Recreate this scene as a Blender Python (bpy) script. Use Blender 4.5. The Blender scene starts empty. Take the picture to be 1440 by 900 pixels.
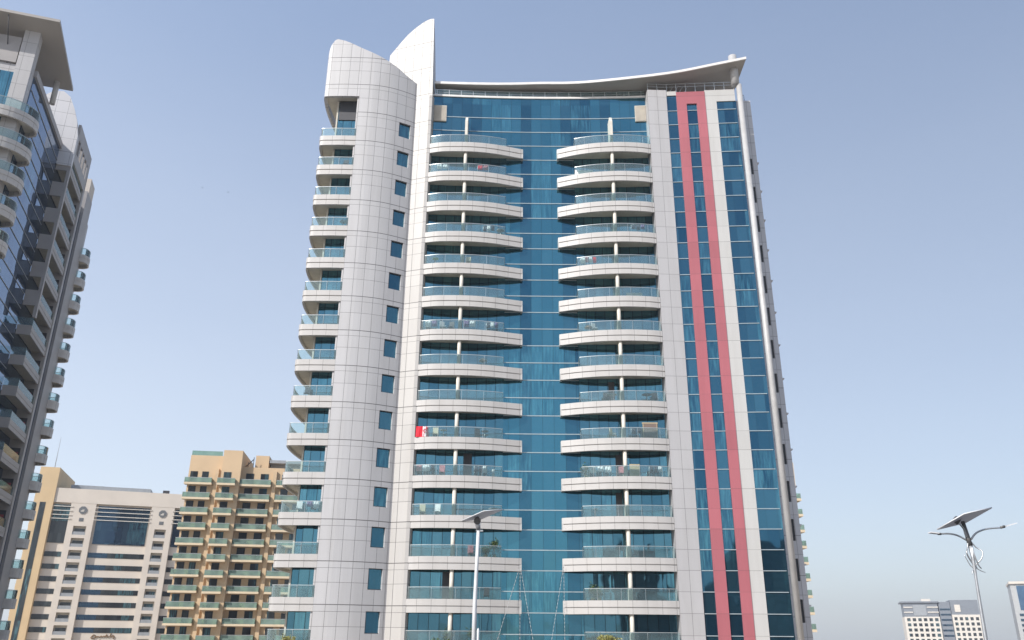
import bpy, bmesh, math, random
from mathutils import Vector, Matrix
R = math.radians
random.seed(7)
S = bpy.context.scene
COL = S.collection

# ------------------------------------------------------------------ camera
cam = bpy.data.cameras.new('camera'); camo = bpy.data.objects.new('camera', cam); COL.objects.link(camo)
PITCH, ROLL = math.atan(455/1158.0), math.asin(25/2950.0)
F = Vector((0, math.cos(PITCH), math.sin(PITCH))); U0 = Vector((0, -math.sin(PITCH), math.cos(PITCH))); R0 = Vector((1, 0, 0))
RT = math.cos(ROLL)*R0 + math.sin(ROLL)*U0; UP = -math.sin(ROLL)*R0 + math.cos(ROLL)*U0
m = Matrix((RT, UP, -F)).transposed().to_4x4(); m.translation = Vector((0, 0, 1.7)); camo.matrix_world = m
cam.sensor_fit = 'HORIZONTAL'; cam.sensor_width = 36; cam.lens = 36*1158/1440; cam.clip_start = .1; cam.clip_end = 6000
S.camera = camo

# ------------------------------------------------------------------ sky, sun, exposure
SUN_EL, SUN_AZ = 37.0, 45.0          # azimuth: degrees to the left of straight behind the camera
W = bpy.data.worlds.new('World'); S.world = W; W.use_nodes = True
wn = W.node_tree.nodes; wl = W.node_tree.links
bg = wn['Background']; sky = wn.new('ShaderNodeTexSky'); sky.sky_type = 'NISHITA'; sky.sun_disc = False
sky.sun_elevation = R(SUN_EL); sky.sun_rotation = R(180+SUN_AZ)
sky.altitude = 10; sky.air_density = 1.0; sky.dust_density = 2.0; sky.ozone_density = 3.0
# Gulf haze: the clear-sky model is blended with a milky sky that pales towards the horizon
tcw = wn.new('ShaderNodeTexCoord'); spw = wn.new('ShaderNodeSeparateXYZ'); wl.new(tcw.outputs['Generated'], spw.inputs[0])
rmp = wn.new('ShaderNodeValToRGB'); nzw = wn.new('ShaderNodeTexNoise'); nzw.inputs['Scale'].default_value = 1.6; nzw.inputs['Detail'].default_value = 5
mpw = wn.new('ShaderNodeMapping'); mpw.inputs['Scale'].default_value = (1, 1, 3.5); wl.new(tcw.outputs['Generated'], mpw.inputs[0]); wl.new(mpw.outputs[0], nzw.inputs['Vector'])
maw = wn.new('ShaderNodeMath'); maw.operation = 'MULTIPLY_ADD'; wl.new(nzw.outputs[0], maw.inputs[0]); maw.inputs[1].default_value = .11
sbw = wn.new('ShaderNodeMath'); sbw.operation = 'SUBTRACT'; wl.new(spw.outputs[2], sbw.inputs[0]); sbw.inputs[1].default_value = .055
wl.new(sbw.outputs[0], maw.inputs[2]); wl.new(maw.outputs[0], rmp.inputs[0])
els = [(0.0, (3.9, 4.1, 4.3)), (.10, (2.7, 3.3, 3.6)), (.28, (1.5, 2.75, 3.2)), (.5, (1.1, 2.3, 3.2)), (.72, (.8, 1.8, 2.9)), (1.0, (.55, 1.1, 2.3))]
KS = 4.4
for i, (p_, c_) in enumerate(els):
    e_ = rmp.color_ramp.elements[0] if i == 0 else rmp.color_ramp.elements[1] if i == 5 else rmp.color_ramp.elements.new(p_)
    e_.position = p_; e_.color = (c_[0]/KS, c_[1]/KS, c_[2]/KS, 1)
vm = wn.new('ShaderNodeVectorMath'); vm.operation = 'SCALE'; wl.new(rmp.outputs[0], vm.inputs[0])
sdw = wn.new('ShaderNodeMath'); sdw.operation = 'MULTIPLY_ADD'; wl.new(spw.outputs[0], sdw.inputs[0]); sdw.inputs[1].default_value = -.32*KS; sdw.inputs[2].default_value = .98*KS
wl.new(sdw.outputs[0], vm.inputs['Scale'])     # brighter towards the sun's side
mxw = wn.new('ShaderNodeMix'); mxw.data_type = 'RGBA'; mxw.inputs[0].default_value = .7
wl.new(sky.outputs[0], mxw.inputs[6]); wl.new(vm.outputs[0], mxw.inputs[7])
wl.new(mxw.outputs[2], bg.inputs[0]); bg.inputs[1].default_value = 0.15
sun = bpy.data.lights.new('sun', 'SUN'); sun.energy = 3.2; sun.angle = R(.5); sun.color = (1, .96, .91)
suno = bpy.data.objects.new('sun', sun); COL.objects.link(suno)
sd = Vector((-math.sin(R(SUN_AZ))*math.cos(R(SUN_EL)), -math.cos(R(SUN_AZ))*math.cos(R(SUN_EL)), math.sin(R(SUN_EL))))
suno.rotation_euler = sd.to_track_quat('Z', 'Y').to_euler(); suno.location = (-40, -40, 80)
S.view_settings.view_transform = 'Standard'; S.view_settings.look = 'None'; S.view_settings.gamma = 1
S.view_settings.exposure = 0.6
S.render.engine = 'CYCLES'
HAZE = .00035

# ------------------------------------------------------------------ materials
class N:
    def __init__(s, name):
        s.m = bpy.data.materials.new(name); s.m.use_nodes = True; s.t = s.m.node_tree
        s.b = s.t.nodes['Principled BSDF']; s.out = s.t.nodes['Material Output']
    def n(s, typ, **kw):
        x = s.t.nodes.new(typ)
        for k, v in kw.items(): setattr(x, k, v)
        return x
    def l(s, a, b): s.t.links.new(a, b)
    def math(s, op, a, b=None, c=None):
        x = s.n('ShaderNodeMath', operation=op)
        for i, v in enumerate((a, b, c)):
            if v is None: continue
            if isinstance(v, (int, float)): x.inputs[i].default_value = v
            else: s.l(v, x.inputs[i])
        return x.outputs[0]
    def mix(s, f, a, b):
        x = s.n('ShaderNodeMix', data_type='RGBA')
        for i, v in ((0, f), (6, a), (7, b)):
            if isinstance(v, (int, float)): x.inputs[i].default_value = v
            elif isinstance(v, tuple): x.inputs[i].default_value = (*v, 1)
            else: s.l(v, x.inputs[i])
        return x.outputs[2]
    def noise(s, vec, scale, detail=2, rough=.5):
        x = s.n('ShaderNodeTexNoise'); x.inputs['Scale'].default_value = scale; x.inputs['Detail'].default_value = detail
        x.inputs['Roughness'].default_value = rough
        if vec is not None: s.l(vec, x.inputs['Vector'])
        return x.outputs[0]
    def ramp(s, v, lo, hi):
        x = s.n('ShaderNodeMapRange'); x.inputs[1].default_value = lo; x.inputs[2].default_value = hi; s.l(v, x.inputs[0]); return x.outputs[0]
    def line(s, v, period, phase, w):
        # 1 on a line of width w at phase + k*period
        a = s.math('SUBTRACT', v, phase - period/2); a = s.math('FLOORED_MODULO', a, period)
        a = s.math('SUBTRACT', a, period/2); a = s.math('ABSOLUTE', a); return s.math('LESS_THAN', a, w/2)
    def cell(s, v, period, phase): return s.math('FLOOR', s.math('DIVIDE', s.math('SUBTRACT', v, phase), period))

def plain(name, col, rough=.6, metal=0.0, var=.08, scale=1.5, spec=.5):
    q = N(name); tc = q.n('ShaderNodeTexCoord')
    nz = q.noise(tc.outputs['Object'], scale, 4)
    c = q.mix(q.ramp(nz, .3, .7), tuple(x*(1-var) for x in col), tuple(min(1, x*(1+var)) for x in col))
    q.l(c, q.b.inputs['Base Color']); q.b.inputs['Roughness'].default_value = rough; q.b.inputs['Metallic'].default_value = metal
    q.b.inputs['Specular IOR Level'].default_value = spec
    return q.m

P, BZ = 3.32, 5.0          # storey height and the datum of the balcony rims
def panel(name, col, uj=.95, uph=0.0, rows=((BZ-.53, .07), (BZ-1.05, .03), (BZ+1.15, .03)), period=P, rough=.5, metal=.0, var=.05, jw=.03, jd=.72, jit=.012):
    """cladding panels: joints from the UV map (metres)"""
    q = N(name); uv = q.n('ShaderNodeUVMap'); sp = q.n('ShaderNodeSeparateXYZ'); q.l(uv.outputs[0], sp.inputs[0])
    u, v = sp.outputs[0], sp.outputs[1]
    L = q.line(u, uj, uph, jw) if uj else None
    for ph, w in rows:
        k = q.line(v, period, ph, w); L = k if L is None else q.math('MAXIMUM', L, k)
    cu = q.cell(u, uj or 50.0, uph); cv = q.cell(v, period/2, rows[0][0] if rows else 0)
    cb = q.n('ShaderNodeCombineXYZ'); q.l(cu, cb.inputs[0]); q.l(cv, cb.inputs[1])
    wn_ = q.n('ShaderNodeTexWhiteNoise', noise_dimensions='3D'); q.l(cb.outputs[0], wn_.inputs['Vector'])
    base = q.mix(wn_.outputs['Value'], tuple(x*(1-var) for x in col), tuple(min(1, x*(1+var*.6)) for x in col))
    tc = q.n('ShaderNodeTexCoord'); mp = q.n('ShaderNodeMapping'); mp.inputs['Scale'].default_value = (1.2, 1.2, .12); q.l(tc.outputs['Object'], mp.inputs[0])
    st = q.ramp(q.noise(mp.outputs[0], 1.3, 5, .6), .45, .8)          # faint rain streaks
    base = q.mix(q.math('MULTIPLY', st, .34), base, tuple(x*.72 for x in (col[0], col[1]*.98, col[2]*.94)))
    c = q.mix(q.math('MULTIPLY', L, jd), base, (.05, .045, .045))
    q.l(c, q.b.inputs['Base Color']); q.b.inputs['Roughness'].default_value = rough; q.b.inputs['Metallic'].default_value = metal
    g = q.n('ShaderNodeNewGeometry'); vs = q.n('ShaderNodeVectorMath', operation='SUBTRACT'); q.l(wn_.outputs['Color'], vs.inputs[0]); vs.inputs[1].default_value = (.5, .5, .5)
    sc = q.n('ShaderNodeVectorMath', operation='SCALE'); q.l(vs.outputs[0], sc.inputs[0]); sc.inputs['Scale'].default_value = jit*2
    ad = q.n('ShaderNodeVectorMath', operation='ADD'); q.l(g.outputs['Normal'], ad.inputs[0]); q.l(sc.outputs[0], ad.inputs[1])
    nm = q.n('ShaderNodeVectorMath', operation='NORMALIZE'); q.l(ad.outputs[0], nm.inputs[0]); q.l(nm.outputs[0], q.b.inputs['Normal'])
    return q.m

def glass(name, lo=(.028, .16, .26), hi=(.06, .26, .36), mull=1.0, uph=0.0, rowp=P/2, rph=BZ-.95, mw=.035, metal=.85, jit=.006, curt=.2, dark=(.01, .02, .03), rough=.03, mc=.9, colv=0.0):
    """tinted reflective glazing in panes; some panes show curtains behind"""
    q = N(name); uv = q.n('ShaderNodeUVMap'); sp = q.n('ShaderNodeSeparateXYZ'); q.l(uv.outputs[0], sp.inputs[0])
    u, v = sp.outputs[0], sp.outputs[1]
    cu = q.cell(u, mull, uph); cv = q.cell(v, rowp, rph)
    cb = q.n('ShaderNodeCombineXYZ'); q.l(cu, cb.inputs[0]); q.l(cv, cb.inputs[1])
    w1 = q.n('ShaderNodeTexWhiteNoise', noise_dimensions='3D'); q.l(cb.outputs[0], w1.inputs['Vector'])
    cb2 = q.n('ShaderNodeCombineXYZ'); q.l(q.cell(u, mull*2, uph), cb2.inputs[0]); q.l(q.cell(v, rowp*2, rph), cb2.inputs[1]); cb2.inputs[2].default_value = 7
    w2 = q.n('ShaderNodeTexWhiteNoise', noise_dimensions='3D'); q.l(cb2.outputs[0], w2.inputs['Vector'])
    base = q.mix(w1.outputs['Value'], lo, hi)
    cb4 = q.n('ShaderNodeCombineXYZ'); q.l(cu, cb4.inputs[0]); cb4.inputs[1].default_value = 3.3
    w4 = q.n('ShaderNodeTexWhiteNoise', noise_dimensions='3D'); q.l(cb4.outputs[0], w4.inputs['Vector'])
    base = q.mix(q.math('MULTIPLY', q.math('GREATER_THAN', w4.outputs['Value'], .68), colv), base, (.085, .29, .38))
    # curtains: vertical folds, slightly skewed, in some rooms
    cbf = q.n('ShaderNodeCombineXYZ'); q.l(q.math('MULTIPLY', u, 6.0), cbf.inputs[0]); q.l(q.math('MULTIPLY', v, .45), cbf.inputs[1])
    fold = q.ramp(q.noise(cbf.outputs[0], 1.0, 3, .6), .42, .66)
    has = q.math('GREATER_THAN', w2.outputs['Value'], 1-curt)
    base = q.mix(q.math('MULTIPLY', q.math('MULTIPLY', fold, has), .45), base, (.16, .45, .52))
    L = q.line(u, mull, uph, mw)
    c = q.mix(q.math('MULTIPLY', L, mc), base, dark)
    q.l(c, q.b.inputs['Base Color']); q.b.inputs['Roughness'].default_value = rough; q.b.inputs['Metallic'].default_value = metal
    g = q.n('ShaderNodeNewGeometry'); vs = q.n('ShaderNodeVectorMath', operation='SUBTRACT'); q.l(w1.outputs['Color'], vs.inputs[0]); vs.inputs[1].default_value = (.5, .5, .5)
    sc = q.n('ShaderNodeVectorMath', operation='SCALE'); q.l(vs.outputs[0], sc.inputs[0]); sc.inputs['Scale'].default_value = jit*2
    nz = q.n('ShaderNodeTexNoise'); nz.inputs['Scale'].default_value = .5; nz.inputs['Detail'].default_value = 1; q.l(uv.outputs[0], nz.inputs['Vector'])
    v3 = q.n('ShaderNodeVectorMath', operation='SUBTRACT'); q.l(nz.outputs[1], v3.inputs[0]); v3.inputs[1].default_value = (.5, .5, .5)
    s3 = q.n('ShaderNodeVectorMath', operation='SCALE'); q.l(v3.outputs[0], s3.inputs[0]); s3.inputs['Scale'].default_value = .03
    ad0 = q.n('ShaderNodeVectorMath', operation='ADD'); q.l(sc.outputs[0], ad0.inputs[0]); q.l(s3.outputs[0], ad0.inputs[1])
    ad = q.n('ShaderNodeVectorMath', operation='ADD'); q.l(g.outputs['Normal'], ad.inputs[0]); q.l(ad0.outputs[0], ad.inputs[1])
    nm = q.n('ShaderNodeVectorMath', operation='NORMALIZE'); q.l(ad.outputs[0], nm.inputs[0]); q.l(nm.outputs[0], q.b.inputs['Normal'])
    return q.m

def railglass(name, tint, opac=.3, col=(.45, .62, .62)):
    q = N(name); q.t.nodes.remove(q.b)
    tr = q.n('ShaderNodeBsdfTransparent'); tr.inputs[0].default_value = (*tint, 1)
    gl = q.n('ShaderNodeBsdfGlossy'); gl.inputs['Roughness'].default_value = .04; gl.inputs[0].default_value = (.8, .9, .9, 1)
    df = q.n('ShaderNodeBsdfDiffuse'); df.inputs[0].default_value = (*col, 1)
    tc = q.n('ShaderNodeTexCoord'); nz = q.ramp(q.noise(tc.outputs['Object'], .6, 3), .3, .7)
    m1 = q.n('ShaderNodeMixShader'); q.l(q.math('MULTIPLY_ADD', nz, opac*.5, opac*.75), m1.inputs[0]); q.l(tr.outputs[0], m1.inputs[1]); q.l(df.outputs[0], m1.inputs[2])
    fr = q.n('ShaderNodeFresnel'); fr.inputs[0].default_value = 1.5
    m2 = q.n('ShaderNodeMixShader'); q.l(fr.outputs[0], m2.inputs[0]); q.l(m1.outputs[0], m2.inputs[1]); q.l(gl.outputs[0], m2.inputs[2])
    q.l(m2.outputs[0], q.out.inputs[0]); return q.m

CREAMW = (.51, .49, .468)
M = dict(
 grey=panel('grey_panel', (.505, .495, .495), uj=.96, jd=.8),
 bright=panel('bright_panel', (.48, .46, .435), jw=.045, jd=.85, uj=.93, uph=.55),
 band=panel('band_panel', CREAMW, uj=1.2, rows=(), jw=.028, jd=.72),
 side=panel('lilac_panel', (.44, .43, .432), uj=.98, rows=((BZ-.95, .03), (BZ+.71, .03))),
 pink=panel('pink_panel', (.39, .115, .135), uj=0, rows=((BZ-.95, .03), (BZ+.71, .015)), metal=.0, jd=.6, var=.12),
 white=panel('white_panel', (.50, .49, .47), uj=0, rows=((BZ-.95, .03), (BZ+.71, .02))),
 fin=panel('fin_panel', (.60, .59, .60), uj=1.3, rows=((BZ-1.05, .05), (BZ+.7, .03))),
 body=panel('body_panel', (.48, .47, .47), uj=1.2),
 glass=glass('curtain_glass', lo=(.03, .12, .19), hi=(.07, .205, .28), mull=1.02, mc=.6, curt=.3, jit=.012, colv=.45),
 rglass=glass('recess_glass', lo=(.06, .18, .25), hi=(.11, .27, .34), mull=.86, mw=.05, curt=.25, jit=.01),
 sglass=glass('strip_glass', lo=(.025, .10, .17), hi=(.07, .20, .28), mull=.93, mw=.02, curt=.35, mc=.5),
 wglass=glass('window_glass', lo=(.035, .13, .20), hi=(.08, .22, .29), mull=5, rowp=P, mw=0, curt=.5),
 lglass=glass('neighbour_glass', lo=(.06, .13, .25), hi=(.09, .18, .31), mull=1.4, curt=.05, mw=.02),
 farglass=glass('far_glass', lo=(.02, .05, .095), hi=(.04, .09, .14), mull=1.2, curt=.1, rowp=2.8, rph=1.2, mw=.04, jit=.003, metal=.7),
 dkwin=glass('dark_window_glass', lo=(.018, .022, .026), hi=(.05, .06, .065), mull=.9, curt=.25, rowp=2.83, rph=0, mw=.06, metal=.3),
 rail=railglass('rail_glass', (.86, .95, .95), .09, (.50, .64, .66)),
 grail=railglass('green_rail_glass', (.55, .76, .68), .42, (.36, .50, .43)),
 metal=plain('rail_metal', (.55, .58, .58), .35, .6),
 silver=plain('transom_metal', (.42, .47, .49), .35, .3),
 dark=plain('dark_metal', (.05, .05, .055), .5, .3),
 soffit=plain('soffit_paint', (.58, .54, .46), .8),
 canopy=plain('canopy_metal', (.37, .345, .315), .5, .1, var=.05, scale=.4),
 canopyw=plain('canopy_edge', (.74, .71, .67), .45, .1),
 column=plain('column_paint', (.66, .62, .54), .7),
 colw=plain('round_column_paint', (.46, .45, .44), .5, .1),
 louvre=plain('louvre_paint', (.50, .45, .38), .6),
 cream=plain('cream_render', (.62, .46, .27), .85, var=.06, scale=.3),
 beige=plain('beige_render', (.56, .50, .44), .85, var=.05, scale=.3),
 sandw=plain('sand_render', (.62, .56, .49), .85, var=.05, scale=.25),
 yell=plain('yellow_render', (.60, .44, .275), .85, var=.06, scale=.3),
 yell2=plain('tan_render', (.42, .29, .17), .85, var=.06, scale=.3),
 yslab=plain('pale_render', (.66, .54, .38), .85, var=.05),
 taupe=plain('taupe_panel', (.33, .31, .30), .55, .1, var=.06, scale=.6),
 lbeige=plain('balcony_wall_paint', (.42, .385, .32), .8),
 red=plain('curtain_red', (.30, .06, .07), .8), dred=plain('red_cloth', (.72, .02, .04), .8, var=.04),
 white2=plain('white_cloth', (.80, .80, .80), .8, var=.05, scale=6), grn=plain('green_plastic', (.28, .6, .12), .5),
 wood=plain('brown_wicker', (.20, .15, .125), .75, var=.2, scale=14), tan=plain('tan_panel', (.48, .38, .24), .7, var=.12, scale=8),
 dcl=plain('dark_cloth', (.06, .07, .10), .85, var=.3, scale=8), pcl=plain('purple_cloth', (.20, .14, .28), .8, var=.3, scale=7),
 pk=plain('rose_cloth', (.52, .2, .22), .8, var=.25, scale=7), cream2=plain('cushion_cloth', (.66, .58, .42), .85),
 galv=plain('galvanised_steel', (.50, .51, .52), .38, .7, var=.12, scale=5), galvd=plain('weathered_steel', (.15, .145, .14), .5, .5),
 wpost=plain('white_paint', (.72, .72, .72), .5, .1, scale=3), cell=plain('solar_cell', (.10, .12, .18), .25, .3),
 back=plain('panel_backsheet', (.72, .73, .80), .5), emb=plain('emblem_slate', (.13, .14, .15), .6), greyp=plain('grey_plant', (.30, .32, .34), .6, .2),
 farw=plain('far_white', (.62, .58, .52), .85), fargrey=plain('far_grey', (.20, .22, .25), .5, .2), asph=plain('asphalt', (.055, .055, .058), .9, scale=3, var=.2),
 paving=plain('paving_stone', (.33, .30, .27), .85, scale=2, var=.15), kerb=plain('kerb_stone', (.42, .41, .39), .85), paint=plain('road_paint', (.75, .75, .73), .7),
 sand=plain('sand_ground', (.42, .36, .28), .95, scale=.05, var=.15), trunk=plain('bark', (.12, .085, .06), .9, scale=12),
 bronze=plain('bronze_letters', (.22, .13, .06), .5, .4), bird=plain('feathers', (.06, .06, .07), .8), fard=plain('far_concrete', (.40, .41, .41), .85), dslate=plain('dark_facade', (.07, .07, .08), .7, var=.2, scale=.3), rope=plain('rope', (.45, .45, .45), .8))
def leafmat(name, a, b):
    q = N(name); oi = q.n('ShaderNodeTexCoord'); nz = q.noise(oi.outputs['Object'], 9, 2)
    q.l(q.mix(q.ramp(nz, .35, .65), a, b), q.b.inputs['Base Color']); q.b.inputs['Roughness'].default_value = .6
    return q.m
M['leaf'] = leafmat('leaf_green', (.04, .075, .02), (.10, .14, .045)); M['leafy'] = leafmat('leaf_yellow', (.16, .17, .04), (.36, .32, .09))

# ------------------------------------------------------------------ mesh helpers
def catmull(pts, k=4):
    out = []; p = [pts[0]] + list(pts) + [pts[-1]]
    for i in range(1, len(p)-2):
        for j in range(k):
            t = j/k; out.append(tuple(.5*(2*p[i][d] + (p[i+1][d]-p[i-1][d])*t + (2*p[i-1][d]-5*p[i][d]+4*p[i+1][d]-p[i+2][d])*t*t
                + (-p[i-1][d]+3*p[i][d]-3*p[i+1][d]+p[i+2][d])*t**3) for d in range(len(p[0]))))
    out.append(tuple(pts[-1])); return out

class MB:
    def __init__(s): s.v = []; s.f = []; s.uv = []; s.sm = []
    def face(s, pts, uvs=None, smooth=False):
        b = len(s.v); s.v += [tuple(p) for p in pts]; s.f.append(list(range(b, b+len(pts))))
        if uvs is None:
            a, b_, c = Vector(pts[0]), Vector(pts[1]), Vector(pts[2]); n = (b_-a).cross(c-a)
            if n.length == 0: n = Vector((0, 0, 1))
            n.normalize()
            if abs(n.z) > .8: uvs = [(p[0], p[1]) for p in pts]
            else:
                t = Vector((n.y, -n.x, 0))
                if t.length < 1e-6: t = Vector((1, 0, 0))
                t.normalize()
                if t.x < -1e-6 or (abs(t.x) < 1e-6 and t.y < 0): t = -t
                uvs = [(Vector(p).dot(t), p[2]) for p in pts]
        s.uv.append(uvs); s.sm.append(smooth)
    def box(s, x0, x1, y0, y1, z0, z1):
        p = [(x, y, z) for z in (z0, z1) for y in (y0, y1) for x in (x0, x1)]
        for q in ((0, 1, 3, 2), (4, 6, 7, 5), (0, 4, 5, 1), (2, 3, 7, 6), (0, 2, 6, 4), (1, 5, 7, 3)): s.face([p[i] for i in q])
        return s
    def prism(s, poly, z0, z1, u0=0):
        n = len(poly); u = u0
        for i in range(n):
            a, b = poly[i], poly[(i+1) % n]; d = math.dist(a[:2], b[:2])
            s.face([(*a[:2], z0), (*b[:2], z0), (*b[:2], z1), (*a[:2], z1)], [(u, z0), (u+d, z0), (u+d, z1), (u, z1)]); u += d
        s.face([(*p[:2], z1) for p in poly]); s.face([(*p[:2], z0) for p in reversed(poly)]); return s
    def wall(s, pts, z0, z1, t, u0=0, out=0.0):
        """wall along plan polyline; thickness t to the left of travel (away from the street); z0/z1 number or list"""
        n = len(pts); Z0 = z0 if isinstance(z0, list) else [z0]*n; Z1 = z1 if isinstance(z1, list) else [z1]*n
        nr = []
        for i in range(n):
            a = Vector(pts[max(i-1, 0)][:2]); b = Vector(pts[min(i+1, n-1)][:2]); d = (b-a).normalized(); nr.append(Vector((-d.y, d.x)))
        fr = [Vector(pts[i][:2]) - nr[i]*out for i in range(n)]; bk = [fr[i] + nr[i]*t for i in range(n)]; u = u0
        for i in range(n-1):
            d = math.dist(pts[i][:2], pts[i+1][:2]); a, b, c, e = fr[i], fr[i+1], bk[i+1], bk[i]
            s.face([(*a, Z0[i]), (*b, Z0[i+1]), (*b, Z1[i+1]), (*a, Z1[i])], [(u, Z0[i]), (u+d, Z0[i+1]), (u+d, Z1[i+1]), (u, Z1[i])])
            s.face([(*e, Z0[i]), (*e, Z1[i]), (*c, Z1[i+1]), (*c, Z0[i+1])], [(u, Z0[i]), (u, Z1[i]), (u+d, Z1[i+1]), (u+d, Z0[i+1])])
            s.face([(*a, Z1[i]), (*b, Z1[i+1]), (*c, Z1[i+1]), (*e, Z1[i])]); s.face([(*a, Z0[i]), (*e, Z0[i]), (*c, Z0[i+1]), (*b, Z0[i+1])])
            u += d
        for i in (0, n-1): s.face([(*fr[i], Z0[i]), (*bk[i], Z0[i]), (*bk[i], Z1[i]), (*fr[i], Z1[i])])
        return s
    def tube(s, pts, r, n=8, cap=True):
        pts = [Vector(p) for p in pts]; rings = []; rr = r if isinstance(r, (list, tuple)) else [r]*len(pts)
        pd = None
        for i, p in enumerate(pts):
            d = (pts[min(i+1, len(pts)-1)]-pts[max(i-1, 0)]).normalized()
            if pd is None:
                a = Vector((0, 0, 1)) if abs(d.z) < .9 else Vector((1, 0, 0)); x = d.cross(a).normalized()
            else: x = (x - d*x.dot(d)).normalized()
            y = d.cross(x); pd = d
            rings.append([p + (x*math.cos(2*math.pi*k/n) + y*math.sin(2*math.pi*k/n))*rr[i] for k in range(n)])
        for i in range(len(rings)-1):
            for k in range(n): s.face([rings[i][k], rings[i][(k+1) % n], rings[i+1][(k+1) % n], rings[i+1][k]], smooth=True)
        if cap: s.face(rings[0][::-1]); s.face(rings[-1])
        return s
    def build(s, name, mat, parent=None, off=(0, 0, 0), recalc=True):
        me = bpy.data.meshes.new(name); o = Vector(off)
        me.from_pydata([Vector(p)-o for p in s.v], [], s.f); ul = me.uv_layers.new(name='UVMap'); k = 0
        for pu in s.uv:
            for c in pu: ul.data[k].uv = c; k += 1
        me.polygons.foreach_set('use_smooth', s.sm)
        bm = bmesh.new(); bm.from_mesh(me); bmesh.ops.remove_doubles(bm, verts=bm.verts, dist=.0004)
        if recalc: bmesh.ops.recalc_face_normals(bm, faces=bm.faces)
        bm.to_mesh(me); bm.free(); me.materials.append(mat)
        ob = bpy.data.objects.new(name, me); COL.objects.link(ob)
        if parent: ob.parent = parent
        return ob

def empty(name, loc=(0, 0, 0), rz=0, label=None, cat=None, group=None):
    o = bpy.data.objects.new(name, None); COL.objects.link(o); o.location = loc; o.rotation_euler = (0, 0, rz); tag(o, label, cat, group); return o
def tag(o, label=None, cat=None, group=None, kind=None):
    for k, v in (('label', label), ('category', cat), ('group', group), ('kind', kind)):
        if v: o[k] = v
    return o
def copy_tree(o, parent=None, loc=None):
    c = o.copy(); COL.objects.link(c); c.parent = parent
    if loc is not None: c.location = loc
    for ch in [x for x in KIDS.get(o.name, [])] or [x for x in o.children]: copy_tree(ch, c)
    return c
KIDS = {}

# ------------------------------------------------------------------ ground
tag(MB().prism([(-1500, -1500), (1500, -1500), (1500, 1500), (-1500, 1500)], -.5, 0).build('ground', M['sand']), kind='structure')
tag(MB().prism([(-400, 40), (400, 40), (400, 64), (-400, 64)], .004, .14).build('pavement', M['paving']), kind='structure')
tag(MB().prism([(-400, 8), (400, 8), (400, 39.6), (-400, 39.6)], -.1, .004).build('road', M['asph']), kind='structure')
tag(MB().prism([(-400, 39.6), (400, 39.6), (400, 40), (-400, 40)], .0, .15).build('kerb', M['kerb']), kind='structure')
mk = MB()
for i in range(-60, 60): mk.box(i*6, i*6+3, 23.7, 23.85, .002, .008)
for y in (8.6, 39.0): mk.box(-400, 400, y, y+.15, .002, .008)
tag(mk.build('road_markings', M['paint']), kind='structure')

hz = bpy.data.materials.new('haze_air'); hz.use_nodes = True; ht = hz.node_tree; ht.nodes.remove(ht.nodes['Principled BSDF'])
pv = ht.nodes.new('ShaderNodeVolumePrincipled'); pv.inputs['Density'].default_value = HAZE; pv.inputs['Color'].default_value = (.86, .89, .95, 1); pv.inputs['Anisotropy'].default_value = .2
ht.links.new(pv.outputs[0], ht.nodes['Material Output'].inputs['Volume'])
tag(MB().box(-1510, 1510, -1510, 1510, -1.6, 72).build('haze', hz), kind='stuff')

# ================================================================== MAIN TOWER
T0 = (2.5, 80, 0)
T = empty('apartment_tower', T0, 0, 'tall curved apartment tower with rounded white balconies, blue glass and a red stripe frame', 'apartment tower')
def tb(mb, name, mat, parent=None):
    """build a tower part from world coordinates"""
    p = parent or T
    return mb.build(name, M[mat], p, off=T0)
def SZ(n): return BZ + P*n
ROOF = 54.75
NL = list(range(-1, 14))
# plan curves
GREY = catmull([(-15.55, 68.93), (-14.3, 69.0), (-13.1, 69.25), (-12.3, 69.52), (-11.5, 69.9), (-10.45, 70.5), (-10.05, 70.8)], 3)
BRIGHT = [(-10.05, 70.8), (-9.3, 70.52), (-8.36, 70.22)]
ARC_L = catmull([(-8.36, 70.22), (-7.4, 69.97), (-6.5, 69.87), (-4.75, 69.85), (-3.3, 69.97), (-1.9, 70.24), (-1.0, 70.5), (.97, 71.12)], 4)
ARC_R = catmull([(4.38, 71.08), (6.26, 70.33), (8.04, 69.87), (9.9, 69.65), (11.15, 69.63), (12.66, 69.74), (13.65, 69.95)], 4)
def cwy(x): return 71.25 + .38*(1-((x-2.6)/11.2)**2)
CW = [(x, cwy(x)) for x in [-8.4+i*22.05/21 for i in range(22)]]
def sy(x): return 70.05 - (x-15.6)*.07
WRAP = catmull([(-18.9, 77.2), (-19.3, 75.2), (-19.42, 73), (-19.4, 71.2), (-19.28, 69.9), (-19.12, 69.15), (-18.9, 68.99), (-18.3, 68.94), (-17, 68.9), (-15.55, 68.93)], 3)

# body behind the skin
tb(MB().prism([(-17.8, 70.35), (-16, 70.3), (-15.5, 71.9), (13.6, 72.1), (15.7, 71.5), (22.4, 71.0), (23.5, 72.5), (23.5, 96), (-17.8, 96)], 0, 54.5), 'body', 'body')
tb(MB().prism([(-8.3, 74), (14, 74), (14, 90), (-8.3, 90)], 54.5, 55.3), 'roof', 'taupe')
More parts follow.
